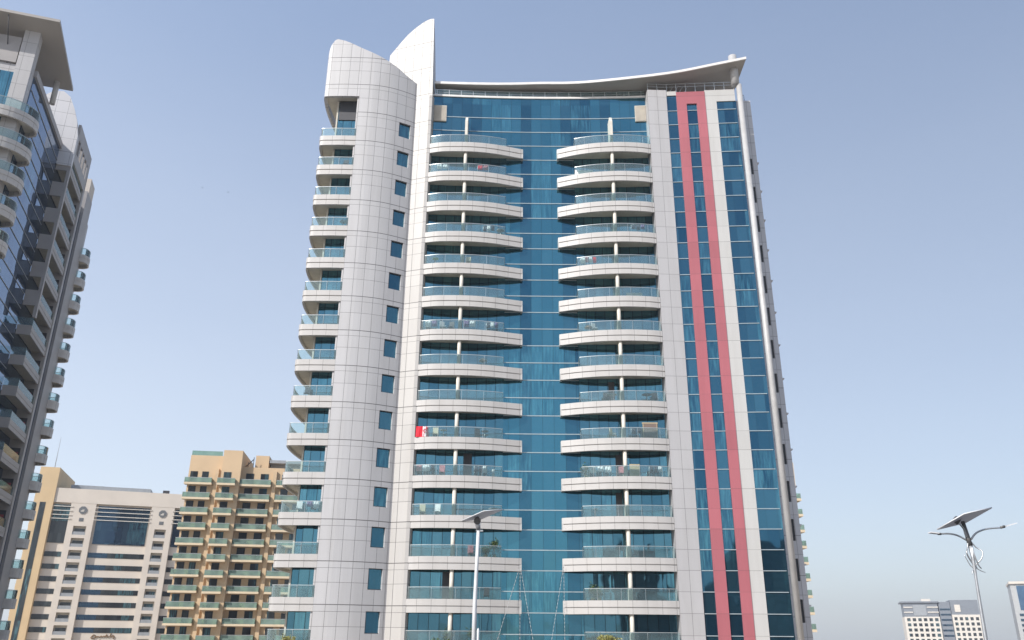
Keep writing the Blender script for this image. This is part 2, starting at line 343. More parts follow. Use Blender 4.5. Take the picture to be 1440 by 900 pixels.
# grey curved wall with a column of square windows
cut0, cut1 = -11.5, -10.43
def ing(p): return p[0]
def yon(poly, x):
    for a, b in zip(poly, poly[1:]):
        if a[0] <= x <= b[0]: return a[1] + (b[1]-a[1])*(x-a[0])/(b[0]-a[0])
    return poly[-1][1]
def sub(poly, x0, x1):
    return [(x0, yon(poly, x0))] + [p for p in poly if x0+.02 < p[0] < x1-.02] + [(x1, yon(poly, x1))]
prof = [(-19.5, 56.2), (-19.2, 58.0), (-18.9, 59.2), (-18.45, 60.0), (-17.3, 59.65), (-15.57, 58.75), (-13.43, 57.75), (-11.83, 56.85), (-11.03, 56.25), (-10.0, 55.75)]
gl, gm, gr = sub(GREY, -15.55, cut0), sub(GREY, cut0, cut1), sub(GREY, cut1, -10.05)
def arclen(poly): return sum(math.dist(a[:2], b[:2]) for a, b in zip(poly, poly[1:]))
g = MB(); g.wall(gl, 0, [yon(prof, p[0]) for p in gl], .35); ul = arclen(gl)
g.wall(gr, 0, [yon(prof, p[0]) for p in gr], .35, u0=ul+arclen(gm))
zz = 0
for n in NL + [99]:
    top = SZ(n)+.66 if n != 99 else None
    if n == 99: g.wall(gm, zz, [yon(prof, p[0]) for p in gm], .35, u0=ul)
    else: g.wall(gm, zz, top, .35, u0=ul); zz = SZ(n)+2.33
tb(g, 'curved_wall', 'grey')
for n in NL:
    a, b = gm[0], gm[-1]
    fr = MB(); off = .16
    fr.wall(gm, SZ(n)+.66, SZ(n)+.72, .1, out=-.1); fr.wall(gm, SZ(n)+2.27, SZ(n)+2.33, .1, out=-.1)
    for e_ in (0, -1):
        q0 = gm[e_]; fr.box(q0[0]-.02, q0[0]+.02, q0[1]+.08, q0[1]+.2, SZ(n)+.66, SZ(n)+2.33)
    w = tb(fr, 'window', 'dark')
    pane = MB(); pane.wall(gm, SZ(n)+.72, SZ(n)+2.27, .04, out=-.22)
    tb(pane, 'pane', 'wglass', w)
# shell that crowns the left wing (closes over the top balcony)
sh = MB(); pts = WRAP
zt = []
for p in pts:
    zt.append(yon(prof, min(max(p[0], -19.5), -15.5)) if p[1] < 69.9 else 57.3 - (p[1]-69.85)*.55)
sh.wall(pts, 52.85, zt, .3)
tb(sh, 'crown_shell', 'grey')
tb(MB().prism([(-19.1, 69.6), (-18.3, 69.3), (-15.6, 69.3), (-15.6, 76), (-18.7, 76)], 53.1, 53.3), 'crown_ceiling', 'soffit')
# bright wall, return and tall fin
tb(MB().wall(BRIGHT, 0, 54.0, .5).wall([(-8.36, 70.22), (-8.36, 71.4)], 0, 54.0, .3), 'bright_wall', 'bright')
def fy(x): return 70.22 + (-8.36-x)*.335
fo = [(-13.6, 53.9), (-13.3, 60.3), (-12.25, 61.6), (-11.49, 62.5), (-10.72, 63.15), (-9.74, 63.77), (-9.2, 63.95), (-8.9, 63.98), (-8.6, 63.9)]
right = [(-8.36-.24*((z-54)/9.9), z) for z in (63.2, 62, 60.5, 59, 57, 55.5, 54)]
out = fo + right + [(-10, 54.0)]
def dep(x, z): return .25 + 2.9*max(0, min(1, (63.9-z)/6))**.6
ff = [(x, fy(x), z) for x, z in out]; fb = [(x, fy(x)+dep(x, z), z) for x, z in out]
fm = MB(); fm.face(ff, [(x, z) for x, z in out]); fm.face([fb[i] for i in range(len(fb)-1, -1, -1)], [(out[i][0], out[i][1]) for i in range(len(fb)-1, -1, -1)])
for i in range(len(ff)):
    j = (i+1) % len(ff); fm.face([ff[i], ff[j], fb[j], fb[i]])
tb(fm, 'fin', 'bright')
# curtain wall
cw = tb(MB().wall(CW, 0, ROOF-.1, .2), 'curtain_wall', 'glass')
tr = MB()
z = SZ(13)-.95
lv = [z + 1.66*i for i in (1, 2, 3)] + [z - 1.66*i for i in range(0, 30) if z-1.66*i > .2]
for zz in lv: tr.wall(CW, zz-.035, zz+.035, .1, out=.05)
tb(tr, 'transoms', 'silver', cw)
# darker glazing inside the balcony recesses (own mullion rhythm)
for name, x0, x1 in (('recess_glazing', -8.3, -.7), ('recess_glazing', 6.1, 13.6)):
    rg = MB()
    for n in NL[:-1]:
        seg = sub(CW, x0, x1); rg.wall(seg, SZ(n)+.02, SZ(n+1)-.6, .05, out=.08)
    ro = tb(rg, name, 'rglass')
tb(MB().wall(CW, ROOF-.1, ROOF+.12, .5, out=.12), 'parapet', 'canopyw')
# balconies
def rail_for(line, z, parent, h=.93, ret=None):
    pts = list(line)
    if ret: pts = ret[0] + pts + ret[1]
    tb(MB().wall(pts, z+.02, z+h-.03, .02), 'glass_railing', 'rail', parent)
    hr = MB().wall(pts, z+h-.03, z+h+.012, .05, out=.015)
    acc = 0; nxt = .05
    for a, b in zip(pts, pts[1:]):
        d = math.dist(a, b)
        while nxt <= acc+d:
            t = (nxt-acc)/d; x, y = a[0]+(b[0]-a[0])*t, a[1]+(b[1]-a[1])*t
            hr.box(x-.009, x+.009, y-.009, y+.009, z, z+h-.03); nxt += 1.95
        acc += d
    tb(hr, 'handrail', 'metal', parent)
def inset(line, d):
    o = []
    for i in range(len(line)):
        a = Vector(line[max(i-1, 0)][:2]); b = Vector(line[min(i+1, len(line)-1)][:2]); v = (b-a).normalized(); o.append((line[i][0]-v.y*d, line[i][1]+v.x*d))
    return o
def fascia(line, z, u0=0):
    mb = MB()
    mb.wall(line, z-.5, z, .22, u0=u0, out=.0)
    mb.wall(line, z-.58, z-.5, .12, u0=u0, out=-.09)
    mb.wall(line, z-1.05, z-.58, .2, u0=u0, out=-.03)
    return mb
def main_balcony(n, side):
    z = SZ(n); arc = ARC_L if side == 'L' else ARC_R
    b = fascia(arc, z, .3)
    ex = arc[-1] if side == 'L' else arc[0]
    b.box(ex[0]-.2 if side == 'L' else ex[0], ex[0] if side == 'L' else ex[0]+.2, ex[1], cwy(ex[0])+.05, z-1.05, z)
    o = tb(b, 'balcony', 'band')
    ins = inset(arc, .1)
    back = [(ins[-1][0]-.05, cwy(ins[-1][0])-.03), (ins[0][0]+.05, cwy(ins[0][0])-.03)]
    tb(MB().prism(ins[1:-1] + back, z-.82, z-.1), 'floor_slab', 'soffit', o)
    x0, x1 = (-8.3, -.75) if side == 'L' else (6.12, 13.55)
    ln = sub(inset(arc, .12), x0, x1)
    ret = ([], [(x1, cwy(x1)-.1)]) if side == 'L' else ([(x0, cwy(x0)-.1)], [])
    rail_for(ln, z, o, ret=ret)
    px = -4.75 if side == 'L' else 9.8
    py = yon(arc, px)+.36
    if n < 13:
        tb(MB().tube([(px, py, z), (px, py, z+P-1.0)], .17, 14), 'column', 'column', o)
        tb(MB().box(px-.06, px+.06, py+.1, cwy(px)-.02, z, z+P-.6), 'partition', 'soffit', o)
    else:
        pp = MB(); pp.prism([(px-.13, py-.2), (px+.13, py-.2), (px+.13, cwy(px)), (px-.13, cwy(px))], z, z+2.6)
        pp.face([(px-.13, py-.2, z+2.6), (px+.13, py-.2, z+2.6), (px+.13, py+.3, z+3.35), (px-.13, py+.3, z+3.35)])
        pp.prism([(px-.13, py+.3), (px+.13, py+.3), (px+.13, cwy(px)), (px-.13, cwy(px))], z+2.6, z+3.35)
        tb(pp, 'partition', 'column', o)
    return o
for n in NL:
    main_balcony(n, 'L'); main_balcony(n, 'R')
# wing balconies at the left edge
for n in NL:
    z = SZ(n)
    o = tb(fascia(WRAP, z, .1), 'wing_balcony', 'band')
    ins = inset(WRAP, .1)
    tb(MB().prism(ins + [(-15.6, 70.4), (-17.8, 70.5), (-17.8, 77)], z-.82, z-.1), 'floor_slab', 'soffit', o)
    ln = [p for p in inset(WRAP, .12) if p[1] < 73.6]
    rail_for(ln, z, o)
wg = MB().box(-17.75, -15.6, 70.12, 70.3, 0, 53.0)
tb(wg, 'wing_glazing', 'rglass')
tb(MB().box(-17.7, -15.76, 70.02, 70.1, 50.75, 53.0), 'louvre_band', 'dark')
tb(MB().box(-15.75, -15.5, 69.1, 70.3, 0, 53.2), 'wing_reveal', 'body')
tb(MB().box(-17.95, -17.8, 70.1, 78, 0, 53.0), 'wing_wall', 'soffit')
# clad pier right of the balconies
def sx(x): return x*sy(x)/70
tb(MB().wall([(13.66, 69.95), (15.62, 70.02)], 0, 54.7, 1.35), 'clad_pier', 'side')
# glass strips, red frame, white strip
def strip(name, x0, x1, z0, z1, mat, out=0.0, parent=None):
    return tb(MB().wall([(sx(x0), sy(x0)), (sx(x1), sy(x1))], z0, z1, .5, u0=x0, out=out), name, mat, parent)
X = [15.63, 16.6, 17.6, 18.63, 19.52, 20.68, 22.62]
g1 = strip('glass_strip', X[0], X[1]+.02, 0, 54.05, 'sglass', -.1)
g2 = strip('glass_strip', X[2]-.02, X[3]+.02, 0, 52.95, 'sglass', -.1)
g3 = strip('glass_strip', X[5]-.02, X[6]+.1, 0, 53.15, 'sglass', -.1)
for gg, a, b, zt_ in ((g1, X[0]+.03, X[1], 54.0), (g2, X[2], X[3], 52.9), (g3, X[5], X[6]-.02, 53.1)):
    t = MB()
    for zz in lv:
        if zz < zt_-.2: t.wall([(sx(a), sy(a)), (sx(b), sy(b))], zz-.03, zz+.03, .1, out=-.03)
    tb(t, 'transoms', 'silver', gg)
rf = MB()
for a, b in ((X[1], X[2]), (X[3], X[4])): rf.wall([(sx(a), sy(a)), (sx(b), sy(b))], 0, 54.4, .4, u0=a, out=.06)
rf.wall([(sx(X[2]), sy(X[2])), (sx(X[3]), sy(X[3]))], 52.95, 54.4, .4, u0=X[2], out=.06)
tb(rf, 'red_frame', 'pink')
strip('lintel', X[0], X[1], 54.05, 54.55, 'white', 0)
strip('white_strip', X[4]+.003, X[5], 0, 54.55, 'white', 0)
strip('lintel', X[5]+.003, X[6], 53.15, 54.55, 'white', 0)
# round corner column and its drum under the canopy
tb(MB().tube([(22.95, 69.45, 0), (22.95, 69.45, 55.0)], .27, 20), 'round_column', 'colw')
dr = MB().tube([(22.62, 69.5, 55.0), (22.62, 69.5, 58.6)], .42, 20)
tb(dr, 'drum', 'colw')
# set back side fin with narrow openings
sf = MB(); xa, xb = 23.4, 25.15
xs0, xs1 = 24.08, 24.66; Y0, Y1 = 73.0, 73.5
def blk(a, b, z0, z1): sf.box(a, b, Y0, Y1, z0, z1)
blk(xa, xs0, 0, 55.7); blk(xs1, xb-.002, 0, 55.7)
zz = 0
for n in NL[:-1]:
    zo = SZ(n)+1.82
    blk(xs0, xs1, zz, zo); zz = zo+1.85
blk(xs0, xs1, zz, 55.7)
for n in NL: sf.box(xb, xb+.16, Y0-.02, Y1+.02, SZ(n)-.2, SZ(n)-.08)
sfo = tb(sf, 'side_fin', 'fin')
for n in NL[:-1]:
    tb(MB().box(xs0+.2, xs1, Y0+.12, Y0+.17, SZ(n)+1.82, SZ(n)+3.67), 'window', 'dark', sfo)
for k in (0, 1):
    a = MB().tube([(24.25+k*.35, 73.2, 55.7), (24.25+k*.35, 73.2, 56.7-k*.3)], .03, 6)
    if k == 0: a.box(24.0, 24.6, 73.17, 73.23, 56.5, 56.56)
    tb(a, 'antenna', 'dark')
# roof railing, canopy and its columns
rl = MB(); pts = sub(CW, -8.2, 13.6)
rl.wall(pts, ROOF+.75, ROOF+.8, .05); rl.wall(pts, ROOF+.42, ROOF+.45, .03)
for i in range(18): x = -8+i*1.25; rl.box(x-.03, x+.03, cwy(x), cwy(x)+.05, ROOF, ROOF+.78)
tb(rl, 'roof_railing', 'metal'); tb(MB().wall(pts, ROOF+.15, ROOF+.74, .02, out=-.02), 'roof_glass', 'rail')
rl = MB(); q = [(13.7, 69.98), (15.6, 70.05), (sx(22.5), sy(22.5))]
rl.wall(q, ROOF+.74, ROOF+.8, .05, out=-.1); rl.wall(q, ROOF+.4, ROOF+.44, .04, out=-.1)
for i in range(10): x = 13.75+i*.97; rl.box(x-.025, x+.025, 70.12 if x < 15.6 else sy(x)+.1, (70.12 if x < 15.6 else sy(x)+.1)+.05, 54.5, ROOF+.8)
for i in range(4): x = 16.0+i*.5; rl.tube([(x, 70.2, 54.6), (x+.4, 70.35, 55.35)], .025, 5)
tb(rl, 'roof_railing', 'metal')
# canopy: front edge runs forward and rises to the right
CF = [(-8.3, 71.1, 56.35), (-4.1, 70.95, 56.13), (-.5, 70.9, 56.1), (2.75, 70.8, 56.15), (5.75, 70.6, 56.05), (8.5, 70.15, 55.95), (12.95, 69.35, 55.95), (16.7, 68.8, 56.18), (20.4, 68.35, 56.78), (23.55, 68.05, 57.35)]
CF = catmull(CF, 3)
can = MB(); th = .2
for i in range(len(CF)-1):
    a, b = CF[i], CF[i+1]
    def bk(p): return (p[0], p[1]+9.5-max(0, (p[0]-16))*.6, p[2]-.25)
    A, B = bk(a), bk(b)
    for dz, up in ((0, False), (th, True)):
        fc = [(a[0], a[1], a[2]+dz-th), (b[0], b[1], b[2]+dz-th), (B[0], B[1], B[2]+dz-th), (A[0], A[1], A[2]+dz-th)]
        can.face(fc if up else fc[::-1])
    can.face([(A[0], A[1], A[2]-th), (B[0], B[1], B[2]-th), B, A])
    if i == 0: can.face([(a[0], a[1], a[2]-th), a, A, (A[0], A[1], A[2]-th)])
    if i == len(CF)-2: can.face([(b[0], b[1], b[2]-th), (B[0], B[1], B[2]-th), B, b])
co = tb(can, 'canopy', 'canopy')
ed = MB().wall([(p[0], p[1]) for p in CF], [p[2]-.24 for p in CF], [p[2]+.03 for p in CF], .12, out=.06)
tb(ed, 'edge_trim', 'canopyw', co)
for px, py in ((-.35, 72.3), (5.9, 72.4), (11.6, 72.0)):
    tb(MB().tube([(px, py, 54.5), (px, py, 56.0)], .13, 10), 'canopy_column', 'colw')
for x0, x1, z0, z1 in ((-8.25, -6.93, 51.55, 53.45), (12.5, 13.6, 51.7, 53.6)):
    o = tb(MB().wall([(x0, cwy(x0)), (x1, cwy(x1))], z0, z1, .3, out=.16), 'louvre_vent', 'louvre')
    sl = MB()
    for k in range(14): zz = z0+.1+k*(z1-z0-.2)/13; sl.wall([(x0+.08, cwy(x0)), (x1-.08, cwy(x1))], zz-.02, zz+.02, .1, out=.2)
    tb(sl, 'slats', 'column', o)
# doors left open: dark gaps in the recess glazing
for x, n in ((-4.15, 3), (-5.6, 0), (8.75, 5), (9.15, 3), (9.05, 2)):
    w = .75 if x < 0 else .55
    tb(MB().wall(sub(CW, x, x+w), SZ(n)+.03, SZ(n)+2.2, .05, out=.1), 'open_doorway', 'dark')

# ================================================================== LEFT NEIGHBOUR TOWER (same family, turned)
A17 = R(17.35)
L = empty('neighbour_tower', (-47.74, 67, 0), A17, 'shaded grey tower cut by the left edge, with flat roof canopy', 'apartment tower')
def lb(mb, name, mat, parent=None): return mb.build(name, M[mat], parent or L)
LZ = lambda k: 45.83+3.32*k            # balcony rim datum
lb(MB().box(-20, 0, .0, 35.2, 0, 54.5), 'body', 'side')
lb(MB().box(-16, -3, 3, 28, 54.5, 57), 'plant_room', 'taupe')
lb(MB().box(-1.4, 0, -.25, .0, 0, 58.7).box(-1.38, -.02, 0, .8, 54.5, 58.7), 'front_pier', 'side')
lb(MB().box(-4.6, -1.4, -.12, 0, 0, 53.5), 'front_glazing', 'rglass')
lb(MB().box(-9, -4.6, -.2, 0, 0, 56.0), 'front_wall', 'side')
lw = lb(MB().box(-3.6, -1.5, -.2, -.02, 54.6, 57.6), 'roof_screen', 'taupe')
cwL = lb(MB().box(0, .08, .9, 14.3, 0, 54.0), 'curtain_wall', 'lglass')
t = MB()
for i in range(32): t.box(.08, .14, .9, 14.3, 1.0+1.66*i, 1.05+1.66*i)
lb(t, 'transoms', 'greyp', cwL)
lb(MB().box(-.1, .3, .8, 14.4, 54.0, 54.7), 'parapet', 'taupe')
lb(MB().tube([(.6, 6.2, 54.6), (.6, 6.2, 58.0)], .28, 12), 'canopy_column', 'colw')
c = MB()
zA, zB = 59.2, 57.5
top = [(-22, -2.1, zA), (1.95, -2.1, zA), (2.0, 7.1, zB), (-22, 7.1, zB)]
c.face(top); c.face([(x, y, z-.3) for x, y, z in top][::-1])
for i in range(4): a, b = top[i], top[(i+1) % 4]; c.face([(*a[:2], a[2]-.3), (*b[:2], b[2]-.3), b, a])
lb(c, 'canopy', 'canopy')
for k in range(2): lb(MB().tube([(-2.6-k*.9, 1.0, 55.0), (-2.6-k*.9, -1.9, 58.8)], .05, 6), 'canopy_brace', 'dark')
# rounded corner balconies
CB = catmull([(-5.2, -.9), (-3.6, -1.35), (-2, -1.5), (-.6, -1.3), (.55, -.7), (1.25, .2), (1.45, 1.0), (1.2, 1.9), (.1, 2.5)], 3)
def lfascia(line, z):
    return MB().wall(line, z-.45, z, .2).wall(line, z-.52, z-.45, .14, out=-.05).wall(line, z-1.05, z-.52, .2, out=-.01)
for k in range(-13, 2):
    z = LZ(k)-.25
    o = lb(lfascia(CB, z), 'corner_balcony', 'band')
    lb(MB().prism(inset(CB, .1)+[(-5.2, .2)], z-.6, z-.3), 'floor_slab', 'soffit', o)
    ins = inset(CB, .1)
    lb(MB().wall(ins, z, z+.95, .02), 'glass_railing', 'rail', o); lb(MB().wall(ins, z+.93, z+.98, .06), 'handrail', 'metal', o)
# bay of long balconies on the right flank
for k in range(-13, 3):
    z = LZ(k)
    hi = k >= -3
    f = MB(); hgt = 1.05 if not hi else 1.75
    zb = z-1.05; ztp = zb+hgt
    if k == 2: ztp = 54.85
    f.box(.1, 1.5, 14.5, 14.7, zb, ztp)                       # end facing the street
    f.box(1.3, 1.5, 14.7, 22.0, zb, zb+.95)
    f.box(1.5, 1.54, 14.5, 22.0, zb+.42, zb+.5)
    o = lb(f, 'bay_balcony', 'taupe')
    lb(MB().box(.1, 1.3, 14.7, 22.0, zb+.35, zb+.6), 'floor_slab', 'lbeige', o)
    lb(MB().box(1.4, 1.42, 14.8, 22.0, zb+.95, zb+1.8), 'glass_railing', 'rail', o)
    if not hi: lb(MB().box(.1, 1.5, 14.58, 14.6, zb+1.05, zb+1.9), 'end_glass', 'rail', o)
    ww = lb(MB().box(.1, 1.25, 21.82, 21.88, zb+.6, zb+2.75), 'window', 'dark', o)
    lb(MB().box(.62, 1.1, 21.78, 21.82, zb+.6, zb+2.3), 'curtain', 'red', o)
lb(MB().box(0, .04, 14.5, 22.2, 0, 54.6), 'bay_wall', 'lglass')
lb(MB().box(1.28, 1.6, 14.45, 14.95, 33.5, 54.0), 'bay_pier', 'taupe')
lb(MB().box(0, 1.6, 21.9, 22.6, 0, 55.5), 'bay_pier', 'taupe')
lb(MB().box(0, .1, 22.6, 29.3, 0, 53.5), 'glass_strip', 'lglass')
lb(MB().box(0, .4, 29.3, 32.8, 0, 56.8), 'rear_pier', 'taupe')
lb(MB().box(-.8, .3, 30.3, 33.0, 56.8, 59.2), 'rear_turret', 'beige')
# crown behind the roof edge: a curved wing wall and its side screen
cr = [(-3, 54.5), (-3, 60.5), (-1.9, 61.5), (-.9, 61.7), (-.1, 61.1), (.6, 59.6), (1.2, 57.9), (1.6, 56.0), (1.62, 52.0), (.2, 52.0)]
c = MB(); c.face([(x, 14.3, z) for x, z in cr], [(x, z) for x, z in cr]); c.face([(x, 14.9, z) for x, z in cr[::-1]], [(x, z) for x, z in cr[::-1]])
for i in range(len(cr)): a, b = cr[i], cr[(i+1) % len(cr)]; c.face([(a[0], 14.3, a[1]), (b[0], 14.3, b[1]), (b[0], 14.9, b[1]), (a[0], 14.9, a[1])])
lb(c, 'crown_wall', 'fin')
c = MB(); c.box(1.3, 1.6, 14.9, 22.6, 56.2, 57.9).box(1.3, 1.6, 14.9, 22.6, 53.0, 54.3)
for v in (14.9, 16.3, 17.7, 19.1, 20.5): c.box(1.3, 1.6, v, v+.5, 54.3, 56.2)
c.box(1.3, 1.6, 21.5, 22.6, 54.3, 56.2)
lb(c, 'crown_screen', 'taupe')
# small balconies on the far corner
FB = catmull([(.35, 32.5), (1.0, 32.8), (1.35, 33.5), (1.3, 34.5), (.8, 35.1), (-.1, 35.4)], 3)
for k in range(-13, 2):
    z = LZ(k)
    o = lb(lfascia(FB, z), 'rear_balcony', 'band')
    lb(MB().prism(inset(FB, .1)+[(-.2, 35.3), (-.2, 32.6)], z-.6, z-.3), 'floor_slab', 'soffit', o)
    lb(MB().wall(inset(FB, .1), z, z+.95, .02), 'glass_railing', 'rail', o); lb(MB().wall(inset(FB, .1), z+.93, z+.98, .06), 'handrail', 'metal', o)

# ================================================================== WHITE BUILDING
A = R(17.3)
Wb = empty('white_building', (-114.13, 200, 0), A, 'white banded office and flats block with yellow corner tower and octagonal emblems', 'building')
def wb(mb, name, mat, parent=None): return mb.build(name, M[mat], parent or Wb)
wb(MB().box(4.2, 50, .5, 22, 0, 32.8), 'body', 'sandw')
wb(MB().box(4.0, 50, -.5, 22.3, 32.6, 36.0), 'roof_band', 'sandw')
wb(MB().box(0, 4.25, -.8, 20, 0, 40.8), 'corner_tower', 'cream')
wb(MB().box(1.4, 2.65, -.85, -.7, 0, 32.4), 'dark_glazing', 'dkwin')
wb(MB().tube([(2.2, 3, 40.8), (2.2, 3, 49)], [.09, .04], 6), 'mast', 'greyp')
for a, b in ((8.15, 13.7), (26.3, 31.6)):
    # pilaster with a stack of recessed loggias
    c0, c1 = (a+1.4, b-1.3)
    p = MB(); p.box(a, c0, -.45, .5, 0, 32.6); p.box(c1, b, -.45, .5, 0, 32.6); zt0 = 32.6
    for k in range(11):
        t1 = 27.2-2.8*k
        p.box(c0, c1, -.45, .5, max(t1, 0.01), zt0); zt0 = t1-2.05
        if zt0 < 0: zt0 = 0.0; break
    wb(p, 'pilaster', 'sandw')
    for k in range(10):
        t1 = 27.2-2.8*k; zb = t1-2.05
        o = wb(MB().box(c0, c1, .2, .45, zb, t1), 'loggia', 'lbeige')
        wb(MB().box(c0+.3, c1-.3, .12, .2, zb+.1, t1-.55), 'window', 'dkwin', o)
        wb(MB().box(c0, c1, -.35, -.3, zb, zb+.75), 'railing', 'greyp', o)
    cx = (c0+c1)/2
    pl = [(cx+.95*math.cos(math.pi/8+i*math.pi/4), 31.3+.95*math.sin(math.pi/8+i*math.pi/4)) for i in range(8)]
    pl[:] = [(x, z-.35) for x, z in pl]
    e = MB(); e.face([(x, -.6, z) for x, z in pl]); e.face([(x, -.4, z) for x, z in pl[::-1]])
    for i in range(8): q1, q2 = pl[i], pl[(i+1) % 8]; e.face([(q1[0], -.6, q1[1]), (q2[0], -.6, q2[1]), (q2[0], -.4, q2[1]), (q1[0], -.4, q1[1])])
    e = wb(e, 'emblem', 'emb')
    wb(MB().box(cx-.42, cx+.3, -.66, -.6, 30.6, 30.85).box(cx-.1, cx+.35, -.66, -.6, 30.9, 31.08), 'emblem_mark', 'farw', e)
    wb(MB().box(cx-.5, cx+.5, -.5, -.44, 28.3, 29.1), 'vent', 'emb')
def rows(x0, x1, mat):
    for k in range(8):
        t1 = 21.2-2.8*k
        if t1 < 1: break
        wb(MB().box(x0, x1, .42, .52, t1-1.15, t1), 'window_band', mat)
rows(4.3, 8.1, 'dkwin'); rows(13.75, 18.0, 'farglass'); rows(18.0, 26.2, 'dkwin'); rows(31.7, 44, 'dkwin')
for x0, x1, m_ in ((4.4, 8.1, 'dkwin'), (14.2, 25.9, 'farglass'), (31.8, 42, 'farglass')):
    o = wb(MB().box(x0, x1, .35, .52, 23.2, 32.2), 'glazed_panel', m_)
    rd = MB()
    for z_ in (31.6, 30.6, 29.6, 28.7): rd.box(x0-.6, x1+.6, -.62, -.5, z_, z_+.16)
    wb(rd, 'rods', 'farw', o)
m_ = MB().box(6.5, 14, 4, 10, 36, 37.6); m_.box(13, 25, 3, 9, 36, 37.4)
wb(m_, 'plant_housing', 'greyp'); wb(MB().box(28, 29.5, 2, 3, 36, 37.1), 'plant_housing', 'dark')
for k in range(11): wb(MB().box(-.45, 0, 1, 4, 1.5+2.8*k, 2.6+2.8*k), 'side_balcony', 'cream')
# cursive sign, illegible at this distance: a run of strokes
sg = MB(); x = 17.8
for (dx, pts) in ((0, [(0, .0), (.3, .45), (.75, .35), (.8, -.1), (.3, -.3), (-.2, -.1)]), (.8, [(0, .0), (.5, .12), (1.0, .0), (1.25, .25), (1.5, .0), (1.8, .22), (2.1, 0)]), (2.9, [(0, .0), (.25, .6), (.45, .05), (.9, .1)]), (3.9, [(0, .1), (.15, .85)]), (4.1, [(0, .0), (.4, .35), (.75, .15), (.6, -.35)])):
    sg.tube(catmull([(x+dx+a, .36, 2.35+b) for a, b in pts], 3), .11, 5)
sg.tube([(x+1.9, .36, 1.95), (x+1.9, .36, 1.3)], .06, 5)
wb(sg, 'sign_lettering', 'bronze')

# ================================================================== YELLOW BUILDING
Yb = empty('yellow_building', (-62.58, 160, 0), R(8), 'yellow rendered apartment block with rows of green glass balconies', 'apartment building')
def yb(mb, name, mat, parent=None): return mb.build(name, M[mat], parent or Yb)
yb(MB().box(0, 6.3, 0, 14, 0, 35.6), 'left_block', 'yell')
yb(MB().box(6.3, 9.9, -1.0, 12, 0, 36.6), 'stair_tower', 'yell')
yb(MB().box(9.9, 24, .6, 16, 0, 33.7), 'right_block', 'yell')
yb(MB().box(11.8, 14.4, 3.2, 8, 33.7, 36.6), 'penthouse', 'yell')
yb(MB().box(14.6, 22, 3.2, 8, 35.2, 35.8).box(14.6, 22, 5, 8, 33.7, 35.2), 'roof_pavilion', 'greyp')
yb(MB().box(.1, 5.9, .05, .12, 35.6, 36.5), 'roof_rail', 'grail')
yb(MB().tube([(10.2, 1.9, 34), (11.6, 2.2, 35.6)], .09, 5).tube([(11.6, 2.2, 33.7), (11.6, 2.2, 36)], .07, 5).tube([(10.6, 2.2, 33.7), (10.6, 2.2, 35)], .07, 5), 'roof_frame', 'dark')
cols = ((-.35, 4.75, 0, 1.2, ((.7, 1.35), (2.9, 1.2))), (5.9, 9.3, -1.0, 1.2, ((.9, 1.4),)), (9.95, 15.8, .6, 1.3, ((.8, 1.5), (3.6, 1.5))), (16.8, 22.6, .6, 1.3, ((.8, 1.4), (3.4, 1.4))))
for (x0, x1, yf, d, wins) in cols:
    for k in range(11):
        zt = 31.1-2.835*k+ (.0 if yf > -.5 else -.15); zb = zt-.95
        if k == 0 or True:
            o = yb(MB().box(x0, x1, yf-d, yf+.0, zb-.38, zb), 'balcony', 'yslab')
            r_ = MB().box(x0+.05, x1-.05, yf-d+.04, yf-d+.09, zb, zt-.06).box(x0+.05, x0+.1, yf-d+.09, yf, zb, zt-.06).box(x1-.1, x1-.05, yf-d+.09, yf, zb, zt-.06)
            yb(r_, 'glass_railing', 'grail', o)
            yb(MB().box(x0+.02, x1-.02, yf-d+.02, yf-d+.11, zt-.06, zt+.02), 'handrail', 'metal', o)
            for wx, ww in wins:
                w_ = yb(MB().box(x0+wx, x0+wx+ww, yf-.06, yf+.02, zb, zb+2.3), 'window', 'dkwin', o)
for x, yf in ((5.35, 0), (16.3, .6)):
    yb(MB().box(x-.35, x+.35, yf-.5, yf, 0, 33.0), 'pilaster', 'yell')

# ================================================================== BUILDING BEHIND, RIGHT OF THE TOWER
B2 = empty('beige_building', (50, 160, 0), 0, 'beige block, a sliver with green balconies behind the tall tower\'s right edge', 'apartment building')
MB().box(-10, 4.4, 0, 16, 0, 30.2).box(-10, 5.4, .5, 15, 30.2, 35.2).build('body', M['yslab'], B2)
for k in range(10):
    zt = 28.9-2.93*k
    o = MB().box(-2, 5.55, -1.3, .2, zt-1.4, zt-.95).box(4.4, 5.55, .2, 3.5, zt-1.4, zt-.95).build('balcony', M['yslab'], B2)
    MB().box(-2, 5.5, -1.25, -1.2, zt-.95, zt).box(5.45, 5.5, -1.2, 3.4, zt-.95, zt).build('glass_railing', M['grail'], o)
    MB().box(1.5, 3.4, -.06, .02, zt-.9, zt+1.1).build('window', M['dkwin'], o)

